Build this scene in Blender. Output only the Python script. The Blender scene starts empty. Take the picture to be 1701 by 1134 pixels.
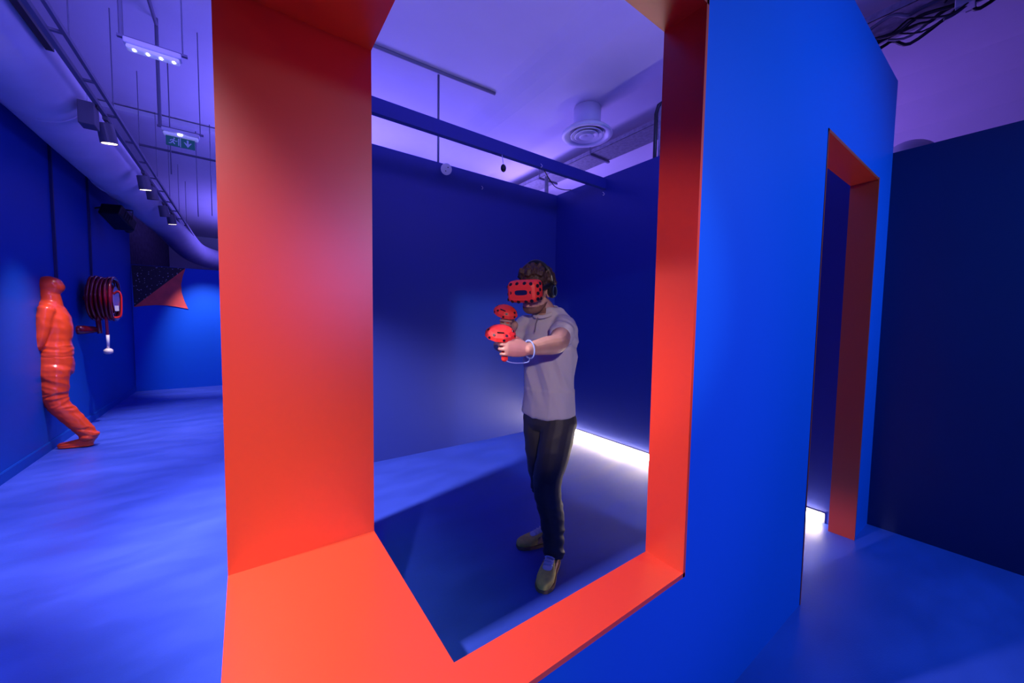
import bpy, bmesh, math, random
from mathutils import Vector, Matrix, noise
V = Vector
PI = math.pi
random.seed(7)
sc = bpy.context.scene
COL = sc.collection

# ------------------------------------------------------------------ camera
H = 1.45
yaw, pit, rol = math.radians(35.7328), math.radians(-3.2219), math.radians(0.8576)
F = V((math.sin(yaw) * math.cos(pit), math.cos(yaw) * math.cos(pit), math.sin(pit)))
R0 = V((math.cos(yaw), -math.sin(yaw), 0)); U0 = R0.cross(F)
RR = R0 * math.cos(rol) + U0 * math.sin(rol); UU = -R0 * math.sin(rol) + U0 * math.cos(rol)
cd = bpy.data.cameras.new('camera'); cam = bpy.data.objects.new('camera', cd); COL.objects.link(cam)
M = Matrix((RR, UU, -F)).transposed().to_4x4(); M.translation = (0, 0, H)
cam.matrix_world = M
cd.sensor_width = 36; cd.lens = 617.57 / 1701 * 36; cd.clip_start = 0.02
sc.camera = cam

# ------------------------------------------------------------------ world, view
w = bpy.data.worlds.new('world'); sc.world = w; w.use_nodes = True
w.node_tree.nodes['Background'].inputs[0].default_value = (0.10, 0.09, 0.6, 1)
w.node_tree.nodes['Background'].inputs[1].default_value = 0.03
sc.view_settings.view_transform = 'Standard'; sc.view_settings.look = 'None'
sc.view_settings.gamma = 1; sc.view_settings.use_curve_mapping = False
sc.view_settings.exposure = 0.0

# ------------------------------------------------------------------ lights
def spot(loc, aim, power, color, size=60, blend=0.6, rad=0.05):
    l = bpy.data.lights.new('spot', 'SPOT'); l.energy = power; l.color = color
    l.spot_size = math.radians(size); l.spot_blend = blend; l.shadow_soft_size = rad
    o = bpy.data.objects.new('spot_light', l); COL.objects.link(o); o.location = loc
    o.rotation_euler = (V(aim) - V(loc)).to_track_quat('-Z', 'Y').to_euler(); return o
def area(loc, aim, power, color, sx, sy):
    l = bpy.data.lights.new('area', 'AREA'); l.energy = power; l.color = color
    l.shape = 'RECTANGLE'; l.size = sx; l.size_y = sy
    o = bpy.data.objects.new('area_light', l); COL.objects.link(o); o.location = loc
    o.rotation_euler = (V(aim) - V(loc)).to_track_quat('-Z', 'Y').to_euler(); return o
VIO = (0.20, 0.15, 1.0)
# unseen violet lights added to wash the ceiling, behind the partition tops and behind the viewer
area((2.2, 0.9, 3.25), (2.5, 3.3, 4.18), 24, VIO, 2.4, .3)
area((-.55, 1.6, 3.25), (-.5, 3.4, 4.18), 40, VIO, .5, 1.0)
area((2.4, 5.9, 2.95), (2.4, 5.0, 4.18), 50, VIO, 2.6, .8)
area((0.4, 12.2, 2.9), (0.4, 12.2, 4.18), 90, VIO, .8, 3.0)
area((0.9, 6.4, 2.9), (0.9, 6.4, 4.18), 75, VIO, 1.0, 2.0)
area((4.4, 5.6, 2.8), (5.0, 4.2, 4.18), 70, (0.30, 0.20, 1.0), .8, 2.0)
area((6.3, 3.3, 2.4), (7.2, 1.9, 3.3), 60, (0.34, 0.16, 1.0), .6, 1.6)
# key floods behind the viewer
spot((1.75, -4.3, 2.35), (0.65, 1.2, 1.12), 340, (1.0, 0.24, 1.0), 34, 1.0, .16)
spot((2.7, -2.3, 3.0), (2.35, .62, 1.2), 460, (0.12, 0.52, 1.0), 100, 1.0, .12)
# the track spots along the corridor
TRACK = [(-1.0, 1.44), (-1.0, 2.24), (-1.0, 3.0), (-1.0, 5.09), (-1.0, 6.66), (-1.0, 8.84)]
AIM = [(1.1, 1.25, 0), (.75, 3.15, 0), (-.85, 4.0, 0), (-1.2, 5.8, .4), (-.75, 6.9, 0), (-.3, 9.8, .3)]
POW = [520, 1000, 480, 300, 330, 330]
for (x, y), a, p in zip(TRACK, AIM, POW):
    spot((x, y, 3.0), a, p, (1.0, 0.84, 1.0), 58, 0.8, .035)
spot((-.6, -.3, 3.1), (-.9, 2.2, 0), 420, (0.75, 0.78, 1.0), 62, 0.9, .04)
spot((-1.25, -2.1, 2.35), (1.38, 1.58, 1.36), 350, (1.0, .80, .88), 19, 0.6, .05)  # added unseen narrow spot, off the track, brightens the player
spot((-.3, -.6, 3.1), (.1, 1.1, .6), 150, (.22, 1.0, 0.15), 34, 0.9, .04)  # added unseen green spot that tints the sill towards orange

# ------------------------------------------------------------------ materials
def mat(name, col, rough=.5, metal=0, spec=.5, bump=0, bscale=300, var=0, vscale=6, emis=None, es=0, coat=0, stretch=None, rvar=0):
    m = bpy.data.materials.new(name); m.use_nodes = True
    nt = m.node_tree; b = nt.nodes['Principled BSDF']
    b.inputs['Base Color'].default_value = (*col, 1); b.inputs['Roughness'].default_value = rough
    b.inputs['Metallic'].default_value = metal; b.inputs['Specular IOR Level'].default_value = spec
    b.inputs['Coat Weight'].default_value = coat
    if emis: b.inputs['Emission Color'].default_value = (*emis, 1); b.inputs['Emission Strength'].default_value = es
    if bump or var or rvar:
        tc = nt.nodes.new('ShaderNodeTexCoord'); mp = nt.nodes.new('ShaderNodeMapping')
        nt.links.new(tc.outputs['Object'], mp.inputs[0])
        if stretch: mp.inputs['Scale'].default_value = stretch; mp.inputs['Rotation'].default_value = (0, 0, .3)
    if bump:
        n = nt.nodes.new('ShaderNodeTexNoise'); n.inputs['Scale'].default_value = bscale; n.inputs['Detail'].default_value = 3
        bp = nt.nodes.new('ShaderNodeBump'); bp.inputs['Strength'].default_value = bump; bp.inputs['Distance'].default_value = .002
        nt.links.new(mp.outputs[0], n.inputs['Vector']); nt.links.new(n.outputs[0], bp.inputs['Height']); nt.links.new(bp.outputs[0], b.inputs['Normal'])
    if var or rvar:
        n = nt.nodes.new('ShaderNodeTexNoise'); n.inputs['Scale'].default_value = vscale; n.inputs['Detail'].default_value = 5
        nt.links.new(mp.outputs[0], n.inputs['Vector'])
        if var:
            r = nt.nodes.new('ShaderNodeValToRGB'); r.color_ramp.elements[0].position = .35; r.color_ramp.elements[1].position = .65
            r.color_ramp.elements[0].color = (*[c * (1 - var) for c in col], 1); r.color_ramp.elements[1].color = (*[min(1, c * (1 + var)) for c in col], 1)
            nt.links.new(n.outputs[0], r.inputs[0]); nt.links.new(r.outputs[0], b.inputs['Base Color'])
        if rvar:
            mr = nt.nodes.new('ShaderNodeMapRange'); mr.inputs['From Min'].default_value = .35; mr.inputs['From Max'].default_value = .65
            mr.inputs['To Min'].default_value = rough - rvar; mr.inputs['To Max'].default_value = rough + rvar
            nt.links.new(n.outputs[0], mr.inputs[0]); nt.links.new(mr.outputs[0], b.inputs['Roughness'])
    return m
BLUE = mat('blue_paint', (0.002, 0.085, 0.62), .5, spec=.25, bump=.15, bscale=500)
INNER = mat('blue_paint_dim_room', (0.022, 0.040, 0.28), .45, spec=.4, bump=.15, bscale=500)  # darker copy of the blue paint, the room's dimness put into the colour
LEFTB = mat('blue_paint_dim_corridor', (0.002, 0.062, 0.40), .5, spec=.25, bump=.15, bscale=500)  # blue paint darkened in colour to hold the corridor wall's shade
NAVY = mat('blue_paint_in_shade', (0.003, 0.014, 0.11), .42, bump=.15, bscale=500)  # blue paint with the unlit wall's shade put into its colour
RED = mat('orange_red_paint', (0.70, 0.044, 0.014), .34, spec=.75, bump=.12, bscale=600)
FLOOR = mat('blue_floor', (0.032, 0.068, 0.45), .40, spec=.55, bump=.35, bscale=160, var=.09, vscale=3.8, stretch=(.6, 1.3, 1), rvar=.07)
CEIL = mat('white_ceiling', (.62, .60, .66), .8, bump=.3, bscale=60, var=.015, vscale=3)
WHITE = mat('white_plastic', (.75, .75, .78), .4)
DUCT = mat('painted_duct', (.66, .64, .74), .55, var=.05, vscale=3)
GREY = mat('galvanised_metal', (.32, .32, .36), .45, metal=.6, var=.15, vscale=20)
PIPE = mat('grey_pipe', (.17, .16, .22), .5)
DARK = mat('dark_metal', (.02, .02, .025), .45)
DGREY = mat('spot_housing', (.12, .12, .15), .45)
BLACK = mat('black_plastic', (.008, .008, .01), .35)
ORANGE = mat('glossy_orange', (0.74, 0.062, 0.010), .30, coat=.4, bump=.1, bscale=40)
HOSE = mat('red_hose', (.20, .004, .010), .20, coat=.4)
STRIP = mat('led_strip', (1, 1, 1), .5, emis=(1, .80, .62), es=44)
LEDW = mat('led_white', (1, 1, 1), .5, emis=(.80, .85, 1), es=9)
LENS = mat('lit_lens', (1, 1, 1), .5, emis=(1, .72, .50), es=9)
CLEAR = mat('diffuser_plastic', (.7, .7, .9), .3, emis=(.5, .5, 1), es=.25)
GREEN = mat('exit_green', (.0, .17, .11), .5, emis=(.0, .3, .2), es=.05)
SIGNW = mat('exit_white', (.6, .75, .75), .5)

# ------------------------------------------------------------------ helpers
def obj(name, bm, m=None, parent=None, smooth=False, label=None, cat=None, group=None, kind=None):
    me = bpy.data.meshes.new(name)
    if isinstance(bm, bmesh.types.BMesh):
        bmesh.ops.recalc_face_normals(bm, faces=bm.faces[:]); bm.to_mesh(me); bm.free()
    else: me = bm
    o = bpy.data.objects.new(name, me); COL.objects.link(o)
    if m:
        me.materials.clear(); me.materials.append(m)
    if smooth:
        for p in me.polygons: p.use_smooth = True
    if parent: o.parent = parent
    tag(o, label, cat, group, kind); return o
def tag(o, label=None, cat=None, group=None, kind=None):
    for k, v in (('label', label), ('category', cat), ('group', group), ('kind', kind)):
        if v: o[k] = v
    return o
def empty(name, loc, label, cat, group=None, rz=0):
    o = bpy.data.objects.new(name, None); COL.objects.link(o); o.location = loc; o.rotation_euler = (0, 0, rz)
    o.empty_display_size = .1
    return tag(o, label, cat, group)
def box(bm, a, b, bevel=0):
    a = V(a); b = V(b); c = (a + b) / 2; s = b - a
    r = bmesh.ops.create_cube(bm, size=1, matrix=Matrix.Translation(c) @ Matrix.Diagonal((abs(s.x), abs(s.y), abs(s.z), 1)))
    if bevel:
        es = {e for v in r['verts'] for e in v.link_edges}
        bmesh.ops.bevel(bm, geom=list(es), offset=bevel, segments=2, affect='EDGES', profile=.5)
    return bm
def NB(): return bmesh.new()
def rings(bm, rs, cap=True, closed=False):
    vs = [[bm.verts.new(p) for p in r] for r in rs]
    n = len(vs[0]); pairs = list(zip(vs[:-1], vs[1:]))
    if closed: pairs.append((vs[-1], vs[0]))
    for a, b in pairs:
        for i in range(n): bm.faces.new((a[i], a[(i + 1) % n], b[(i + 1) % n], b[i]))
    if cap and not closed:
        bm.faces.new(list(reversed(vs[0]))); bm.faces.new(vs[-1])
    return bm
def tube(bm, pts, rad, n=12, ref=None, cap=True, closed=False):
    """rad: number, list of numbers, or list of (a along ref, b across)"""
    pts = [V(p) for p in pts]; N = len(pts)
    if not isinstance(rad, (list, tuple)): rad = [rad] * N
    rs = []; prev = None
    for i, p in enumerate(pts):
        if closed: t = pts[(i + 1) % N] - pts[i - 1]
        else: t = (pts[min(i + 1, N - 1)] - pts[max(i - 1, 0)])
        t.normalize()
        if ref is not None: u = V(ref)
        elif prev is None: u = V((0, 0, 1)) if abs(t.z) < .9 else V((1, 0, 0))
        else: u = prev
        u = (u - t * u.dot(t))
        if u.length < 1e-5: u = t.orthogonal()
        u.normalize(); prev = u; v = t.cross(u)
        r = rad[i]; a, b = r if isinstance(r, (tuple, list)) else (r, r)
        rs.append([p + u * (a * math.cos(k * 2 * PI / n)) + v * (b * math.sin(k * 2 * PI / n)) for k in range(n)])
    return rings(bm, rs, cap, closed)
def smoothpath(pts, k=4):
    pts = [V(p) for p in pts]; out = []
    for i in range(len(pts) - 1):
        p0 = pts[max(i - 1, 0)]; p1 = pts[i]; p2 = pts[i + 1]; p3 = pts[min(i + 2, len(pts) - 1)]
        for j in range(k):
            t = j / k
            out.append(.5 * ((2 * p1) + (p2 - p0) * t + (2 * p0 - 5 * p1 + 4 * p2 - p3) * t * t + (3 * p1 - p0 - 3 * p2 + p3) * t ** 3))
    out.append(pts[-1]); return out
def limb(bm, pts, rad, n=16, ref=None, k=4):
    """smooth tapered limb with rounded ends"""
    P = smoothpath(pts, k)
    rr = [r if isinstance(r, (tuple, list)) else (r, r) for r in rad]
    Q = smoothpath([(a, b, 0) for a, b in rr], k)
    t0 = (P[1] - P[0]).normalized(); t1 = (P[-1] - P[-2]).normalized()
    a0 = max(Q[0][0], Q[0][1]); a1 = max(Q[-1][0], Q[-1][1])
    pre = []; post = []
    for ang in (80, 55, 28):
        s = math.sin(math.radians(ang)); c = math.cos(math.radians(ang))
        pre.append((P[0] - t0 * a0 * s * .8, Q[0] * c)); 
    for ang in (28, 55, 80):
        s = math.sin(math.radians(ang)); c = math.cos(math.radians(ang))
        post.append((P[-1] + t1 * a1 * s * .8, Q[-1] * c))
    A = pre + list(zip(P, Q)) + post
    return tube(bm, [a for a, _ in A], [(max(q[0], .0008), max(q[1], .0008)) for _, q in A], n, ref)
def ball(bm, c, r, seg=16, rot=None):
    r = r if isinstance(r, (tuple, list)) else (r, r, r)
    m = Matrix.Translation(c) @ (rot.to_4x4() if rot else Matrix.Identity(4)) @ Matrix.Diagonal((*r, 1))
    bmesh.ops.create_uvsphere(bm, u_segments=seg, v_segments=seg // 2 + 2, radius=1, matrix=m); return bm
def cyl(bm, a, b, r, n=20, r2=None): return tube(bm, [a, b], [r, r if r2 is None else r2], n)
def slab(bm, c, right, fwd, up, hw, hd, exp=2.4, n=28):
    """superellipse ring"""
    out = []
    for k in range(n):
        t = 2 * PI * k / n; ct, st = math.cos(t), math.sin(t)
        out.append(V(c) + V(right) * (hw * math.copysign(abs(ct) ** (2 / exp), ct)) + V(fwd) * (hd * math.copysign(abs(st) ** (2 / exp), st)))
    return out
def fuse(bm, voxel, iters=4, fac=.5, fn=None, post=0):
    """voxel-union everything in bm into one continuous skin, relax it, then push it by fn(co, normal)"""
    bmesh.ops.recalc_face_normals(bm, faces=bm.faces[:])
    me = bpy.data.meshes.new('tmp'); bm.to_mesh(me); bm.free()
    o = bpy.data.objects.new('tmp', me); COL.objects.link(o)
    r = o.modifiers.new('r', 'REMESH'); r.mode = 'VOXEL'; r.voxel_size = voxel; r.use_smooth_shade = True
    s = o.modifiers.new('s', 'SMOOTH'); s.iterations = iters; s.factor = fac
    dg = bpy.context.evaluated_depsgraph_get()
    out = bpy.data.meshes.new_from_object(o.evaluated_get(dg), depsgraph=dg)
    bpy.data.objects.remove(o); bpy.data.meshes.remove(me)
    if fn:
        ns = [v.normal.copy() for v in out.vertices]
        for v, nn in zip(out.vertices, ns): v.co = v.co + nn * fn(v.co, nn)
    for p in out.polygons: p.use_smooth = True
    return out
def gridwall(axis, us, zs, t0, t1, hole):
    """wall in u-z cells, thickness t0..t1 on the other axis; hole(u,z) True where open"""
    bm = NB(); cache = {}
    def P(u, t, z):
        k = (round(u, 5), round(t, 5), round(z, 5))
        if k not in cache: cache[k] = bm.verts.new((u, t, z) if axis == 'x' else (t, u, z))
        return cache[k]
    nu, nz = len(us) - 1, len(zs) - 1
    S = [[not hole((us[i] + us[i + 1]) / 2, (zs[j] + zs[j + 1]) / 2) for j in range(nz)] for i in range(nu)]
    g = lambda i, j: 0 <= i < nu and 0 <= j < nz and S[i][j]
    for i in range(nu):
        for j in range(nz):
            if not S[i][j]: continue
            a, b, c, d = us[i], us[i + 1], zs[j], zs[j + 1]
            bm.faces.new([P(a, t0, c), P(b, t0, c), P(b, t0, d), P(a, t0, d)])
            bm.faces.new([P(a, t1, c), P(a, t1, d), P(b, t1, d), P(b, t1, c)])
            if not g(i - 1, j): bm.faces.new([P(a, t0, c), P(a, t0, d), P(a, t1, d), P(a, t1, c)])
            if not g(i + 1, j): bm.faces.new([P(b, t0, c), P(b, t1, c), P(b, t1, d), P(b, t0, d)])
            if not g(i, j - 1): bm.faces.new([P(a, t0, c), P(a, t1, c), P(b, t1, c), P(b, t0, c)])
            if not g(i, j + 1): bm.faces.new([P(a, t0, d), P(b, t0, d), P(b, t1, d), P(a, t1, d)])
    return bm
def prism(bm, poly, axis, t0, t1):
    f = {'y': lambda a, b, t: (a, t, b), 'x': lambda a, b, t: (t, a, b), 'z': lambda a, b, t: (a, b, t)}[axis]
    return rings(bm, [[f(a, b, t0) for a, b in poly], [f(a, b, t1) for a, b in poly]])
def copy_tree(o, parent=None):
    c = o.copy(); COL.objects.link(c)
    if parent: c.parent = parent
    for ch in [x for x in COL.objects if x.parent == o]: copy_tree(ch, c)
    return c

# ------------------------------------------------------------------ setting
YA, YB = 0.62, 0.75          # outer / inner face of the front partition
XL, XI = -0.055, 0.383       # corridor face / room face of the thick side partition
XR, YK = 3.43, 3.79          # room's right and back inner faces
SZ, HZ, TZ = 0.637, 2.405, 3.13
obj('floor', box(NB(), (-2.4, -7, -.1), (8.4, 17.0, 0)), FLOOR, kind='structure')
obj('wall_front', gridwall('x', [XL, 1.152, 2.31, 3.325, 3.68], [0, SZ, 2.395, HZ, TZ], YA, YB,
    lambda u, z: (u < 1.152 and SZ < z < HZ) or (2.31 < u < 3.325 and z < 2.395)), BLUE, kind='structure')
obj('wall_side', gridwall('y', [YB, 1.437, 2.47, 3.42, YK], [0, SZ, HZ, TZ], XL, XI,
    lambda u, z: (u < 1.437 and SZ < z < HZ) or (2.47 < u < 3.42 and z < HZ)), BLUE, kind='structure')
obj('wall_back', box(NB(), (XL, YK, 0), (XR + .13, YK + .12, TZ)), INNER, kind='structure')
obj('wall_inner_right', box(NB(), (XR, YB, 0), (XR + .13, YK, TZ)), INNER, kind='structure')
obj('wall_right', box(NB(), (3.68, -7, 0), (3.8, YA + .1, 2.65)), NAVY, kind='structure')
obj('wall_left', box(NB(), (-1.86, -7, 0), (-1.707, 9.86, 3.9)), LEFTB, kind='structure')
# red linings
lt = .014
bm = NB()
prism(bm, [(XL - .004, YA - .006), (1.152, YA - .006), (1.152, YB + .004), (XI + .004, YB + .004), (XI + .004, 1.437), (XL - .004, 1.437)], 'z', SZ - lt, SZ + .001)
prism(bm, [(XL - .004, YA - .006), (1.152, YA - .006), (1.152, YB + .004), (XI + .004, YB + .004), (XI + .004, 1.437), (XL - .004, 1.437)], 'z', HZ - .001, HZ + lt)
box(bm, (XL - .004, 1.425, SZ), (XI + .004, 1.4385, HZ))
box(bm, (1.1405, YA - .006, SZ - lt), (1.1535, YB + .004, HZ + lt))
obj('window_1', bm, RED, kind='structure')
bm = NB()
box(bm, (2.308, YA - .003, 0), (2.318, YB + .004, 2.40)); box(bm, (3.317, YA - .006, 0), (3.331, YB + .004, 2.40))
box(bm, (2.308, YA - .003, 2.384), (3.331, YB + .004, 2.40))
obj('door_1', bm, RED, kind='structure')
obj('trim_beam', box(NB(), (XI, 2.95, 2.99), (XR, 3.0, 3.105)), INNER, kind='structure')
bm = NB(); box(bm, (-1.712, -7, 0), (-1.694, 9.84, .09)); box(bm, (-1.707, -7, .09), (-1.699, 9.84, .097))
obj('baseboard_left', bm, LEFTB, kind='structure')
# ceiling: extruded soft profile along the corridor direction
prof = [(-2.4, 4.18), (1.9, 4.18), (2.45, 4.18), (2.55, 4.165), (2.7, 4.12), (2.85, 4.09), (3.2, 4.085), (3.62, 4.08), (3.66, 4.08), (3.661, 4.18), (5.4, 4.18), (5.9, 4.17), (6.4, 4.08), (6.8, 3.9), (7.1, 3.6), (7.3, 3.2), (7.35, 2.8), (7.35, 0)]
bm = NB()
lo = [[bm.verts.new((x, y, z)) for x, z in prof] for y in (-7, 17.0)]
up = [[bm.verts.new((x + .1, y, z + .25)) for x, z in prof] for y in (-7, 17.0)]
for i in range(len(prof) - 1):
    bm.faces.new((lo[0][i], lo[0][i + 1], lo[1][i + 1], lo[1][i])); bm.faces.new((up[0][i], up[1][i], up[1][i + 1], up[0][i + 1]))
o = obj('ceiling', bm, CEIL, kind='structure')
DKW = mat('bare_dark_wall', (.10, .07, .12), .7, bump=.5, bscale=30, var=.3, vscale=9)
obj('wall_far', box(NB(), (-2.4, 16.9, 0), (8.0, 17.1, 4.3)), CEIL, kind='structure')
obj('wall_building_side', box(NB(), (-2.4, 9.86, 0), (-2.0, 16.9, 4.3)), DKW, kind='structure')

# ------------------------------------------------------------------ far partition with the peeled starry corner
YF = 9.84
r = empty('peeling_mural_panel', (-.65, YF, 0), 'blue corridor end panel with a peeled orange flap over a starry black corner', 'panel')
def rel(o, root):
    o.parent = root; o.matrix_parent_inverse = root.matrix_world.inverted() if False else Matrix.Translation(-root.location); return o
b1 = obj('board', box(NB(), (-1.70, YF, 0), (.42, YF + .08, 2.39)), BLUE); rel(b1, r)
STAR = bpy.data.materials.new('starry_black'); STAR.use_nodes = True
nt = STAR.node_tree; b = nt.nodes['Principled BSDF']; b.inputs['Roughness'].default_value = .5
tc = nt.nodes.new('ShaderNodeTexCoord'); vo = nt.nodes.new('ShaderNodeTexVoronoi'); vo.inputs['Scale'].default_value = 26
ra = nt.nodes.new('ShaderNodeValToRGB'); ra.color_ramp.elements[0].position = .10; ra.color_ramp.elements[0].color = (.5, .5, .7, 1)
ra.color_ramp.elements[1].position = .24; ra.color_ramp.elements[1].color = (.008, .006, .02, 1)
nt.links.new(tc.outputs['Object'], vo.inputs['Vector']); nt.links.new(vo.outputs['Distance'], ra.inputs[0]); nt.links.new(ra.outputs[0], b.inputs['Base Color'])
s1 = obj('starry_corner', prism(NB(), [(-1.695, 2.385), (-.93, 2.385), (-1.68, 1.60)], 'y', YF - .006, YF), STAR); rel(s1, r)
e1 = [(-1.68, 1.60)] + [(-1.68 + .77 * t, 1.60 + .055 * math.sin(PI * t) - .015 * t) for t in (.2, .4, .6, .8)] + [(-.91, 1.585)]
e2 = [(-.91 - .085 * math.sin(PI * t) + -.02 * t, 1.585 + .8 * t) for t in (.2, .4, .6, .8)] + [(-.93, 2.385)]
FLAP = mat('flap_orange', (.80, .09, .07), .5, var=.12, vscale=5)
f1 = obj('peeled_flap', prism(NB(), e1 + e2, 'y', YF - .016, YF - .005), FLAP); rel(f1, r)

# ------------------------------------------------------------------ LED strip in the room
r = empty('floor_light_strip', (XR - .02, 2.25, 0), 'glowing white linear light strip along the foot of the inner right wall', 'light strip')
rel(obj('profile', box(NB(), (XR - .012, .80, 0), (XR, 3.78, .075)), GREY), r)
rel(obj('diffuser', box(NB(), (XR - .04, .82, .008), (XR - .012, 3.77, .066), .006), STRIP), r)

# ------------------------------------------------------------------ duct and ceiling services
duct = [(-1.38, y, 3.37) for y in (-7, 0, 4, 6.5)] + [(-1.31, 9, 3.36), (-1.23, 10.5, 3.32), (-1.15, 12.5, 3.22), (-1.0, 13.8, 3.18), (-.6, 15.0, 3.18), (-.25, 15.9, 3.2), (.1, 16.8, 3.2)]
r = empty('ventilation_duct', (-1.38, 4, 3.37), 'large pale round ventilation duct along the top of the blue corridor wall', 'duct')
rel(obj('duct_tube', tube(NB(), smoothpath(duct, 5), .285, 32), DUCT, smooth=True), r)
for y in (2.4, 5.0, 7.4):
    rel(obj('joint_collar', tube(NB(), [(-1.38, y, 3.37), (-1.38, y + .05, 3.37)], .289, 32), DUCT, smooth=False), r)

def rail(bm, x, z, y0, y1, wd=.028, h=.03): box(bm, (x - wd / 2, y0, z - h / 2), (x + wd / 2, y1, z + h / 2))
r = empty('lighting_track', (-.97, 4, 3.28), 'grey twin-rail lighting track running above the corridor beside the round duct', 'track')
bm = NB(); rail(bm, -1.005, 3.28, -3, 11.6, .03, .035); rel(obj('track_rail', bm, PIPE), r)
bm = NB(); rail(bm, -.925, 3.30, -3, 11.6, .022, .03); rel(obj('support_rail', bm, PIPE), r)
for k in range(23):
    y = -2.6 + k * .64
    rel(obj('cross_bar', box(NB(), (-1.01, y, 3.285), (-.92, y + .025, 3.30)), PIPE), r)
for k in range(7):
    y = 3.9 + k * 1.05
    rel(obj('hanging_rod', cyl(NB(), (-.925, y, 3.3), (-.925, y, 4.18), .004, 8), PIPE), r)

o = obj('short_rail', box(NB(), (-.02, -3.0, -.02), (.02, 0, .02)), DARK, label='short dark rail ending beside the track above the duct', cat='rail'); o.location = (-1.075, 4.14, 3.32)
def track_spot(x, y, lit, label, rx=0.25, first=None):
    r = empty('track_spotlight', (x, y, 3.265), label, 'spotlight', 'spotlights on the corridor track')
    obj('adapter', box(NB(), (-.018, -.05, -.035), (.018, .05, 0), .004), DGREY, r)
    obj('stem', cyl(NB(), (0, 0, -.07), (0, 0, -.03), .012, 12), DGREY, r)
    d = V((math.sin(.12), .18, -1)).normalized()
    c = V((0, 0, -.14))
    hs = obj('housing', tube(NB(), [c - d * .085, c - d * .08, c + d * .078, c + d * .085, c + d * .085, c + d * .06], [.045, .058, .062, .062, .052, .05], 24), DGREY, r)
    obj('lens', tube(NB(), [c + d * .06, c + d * .0865], [.05, .0525], 24), LENS if lit else BLACK, hs)
    return r
names = ['lit track spotlight hanging nearest the viewer below the round duct', 'lit track spotlight in the middle of the visible row on the track', 'lit track spotlight farthest along the corridor track']
for (y, nm) in zip((5.09, 6.66, 8.84), names): track_spot(-1.0, y, True, nm)
for y in (3.0, 2.24, 1.44): track_spot(-1.0, y, True, 'lit track spotlight above the corridor next to the thick side wall')
track_spot(-1.0, 7.15, False, 'unlit track spotlight just behind the middle lit one')
track_spot(-1.02, 8.25, False, 'unlit track spotlight just before the farthest lit one')
r = empty('power_adapter_box', (-1.06, 4.85, 3.27), 'grey box-shaped driver on the track beside the nearest lit spotlight', 'electrical box')
obj('case', box(NB(), (-.05, -.07, -.2), (.05, .07, -.01), .005), DGREY, r)
obj('clip', box(NB(), (.0, -.03, -.03), (.06, .03, 0)), DARK, r)

# emergency luminaires
def luminaire(x0, x1, y, z, label, ndots, sign):
    r = empty('emergency_light', ((x0 + x1) / 2, y, z), label, 'light', 'emergency luminaires hung over the corridor')
    L = (x1 - x0) / 2
    obj('carrier_bar', box(NB(), (-L - .01, -.012, .0), (L + .02, .012, .014)), PIPE, r)
    body = obj('housing', box(NB(), (-L + .02, -.035, -.035), (L - .01, .035, 0), .008), WHITE, r)
    obj('diffuser', box(NB(), (-L + .03, -.03, -.062), (L - .02, .03, -.034), .012), CLEAR, r)
    if ndots > 1:
        for k in range(ndots):
            xx = -L + .07 + k * (2 * L - .12) / (ndots - 1)
            obj('led', ball(NB(), (xx, -.012, -.06), (.010, .014, .008), 12), LEDW, r)
    else: obj('led', ball(NB(), (0, -.028, -.045), (.02, .008, .010), 12), LEDW, r)
    if sign:
        sp = obj('exit_sign', box(NB(), (-.105, -.004, -.15), (.105, .004, -.062)), GREEN, r, label='green emergency exit sign with running figure and down arrow')
        bm = NB(); f = -.0052
        # running figure (left half) and doorway, then arrow (right half)
        prism(bm, [(-.062, -.112), (-.052, -.085), (-.044, -.086), (-.05, -.112), (-.038, -.128), (-.044, -.133), (-.06, -.118)], 'y', f, f + .001)
        prism(bm, [(-.06, -.112), (-.066, -.128), (-.085, -.132), (-.085, -.125), (-.071, -.121), (-.065, -.106)], 'y', f, f + .001)
        prism(bm, [(-.052, -.088), (-.07, -.092), (-.078, -.104), (-.072, -.107), (-.066, -.098), (-.052, -.095)], 'y', f, f + .001)
        prism(bm, [(-.046, -.09), (-.034, -.10), (-.024, -.096), (-.022, -.101), (-.034, -.107), (-.048, -.098)], 'y', f, f + .001)
        cyl(bm, (-.045, f, -.078), (-.045, f + .001, -.078), .006, 14)
        box(bm, (-.018, f, -.14), (-.010, f + .001, -.072)); box(bm, (-.004, f, -.148), (.002, f + .001, -.064))
        prism(bm, [(.045, -.072), (.059, -.072), (.059, -.108), (.072, -.095), (.082, -.095), (.052, -.14), (.022, -.095), (.032, -.095), (.045, -.108)], 'y', f, f + .001)
        obj('pictogram', bm, SIGNW, sp)
    obj('drop_pipe', cyl(NB(), (-L + .01, 0, .01), (-L + .01, 0, 4.18 - z), .012 if not sign else .014, 10), PIPE, r)
    obj('hanging_rod', cyl(NB(), (L - .005, 0, .01), (L - .005, 0, 4.18 - z), .004, 8), PIPE, r)
    return r
luminaire(-.61, -.30, 3.47, 3.21, 'emergency light bar with four white light dots, hung nearest the viewer', 4, False)
luminaire(-.615, -.31, 4.85, 3.21, 'emergency light bar carrying the green exit sign above the corridor', 1, True)

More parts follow.
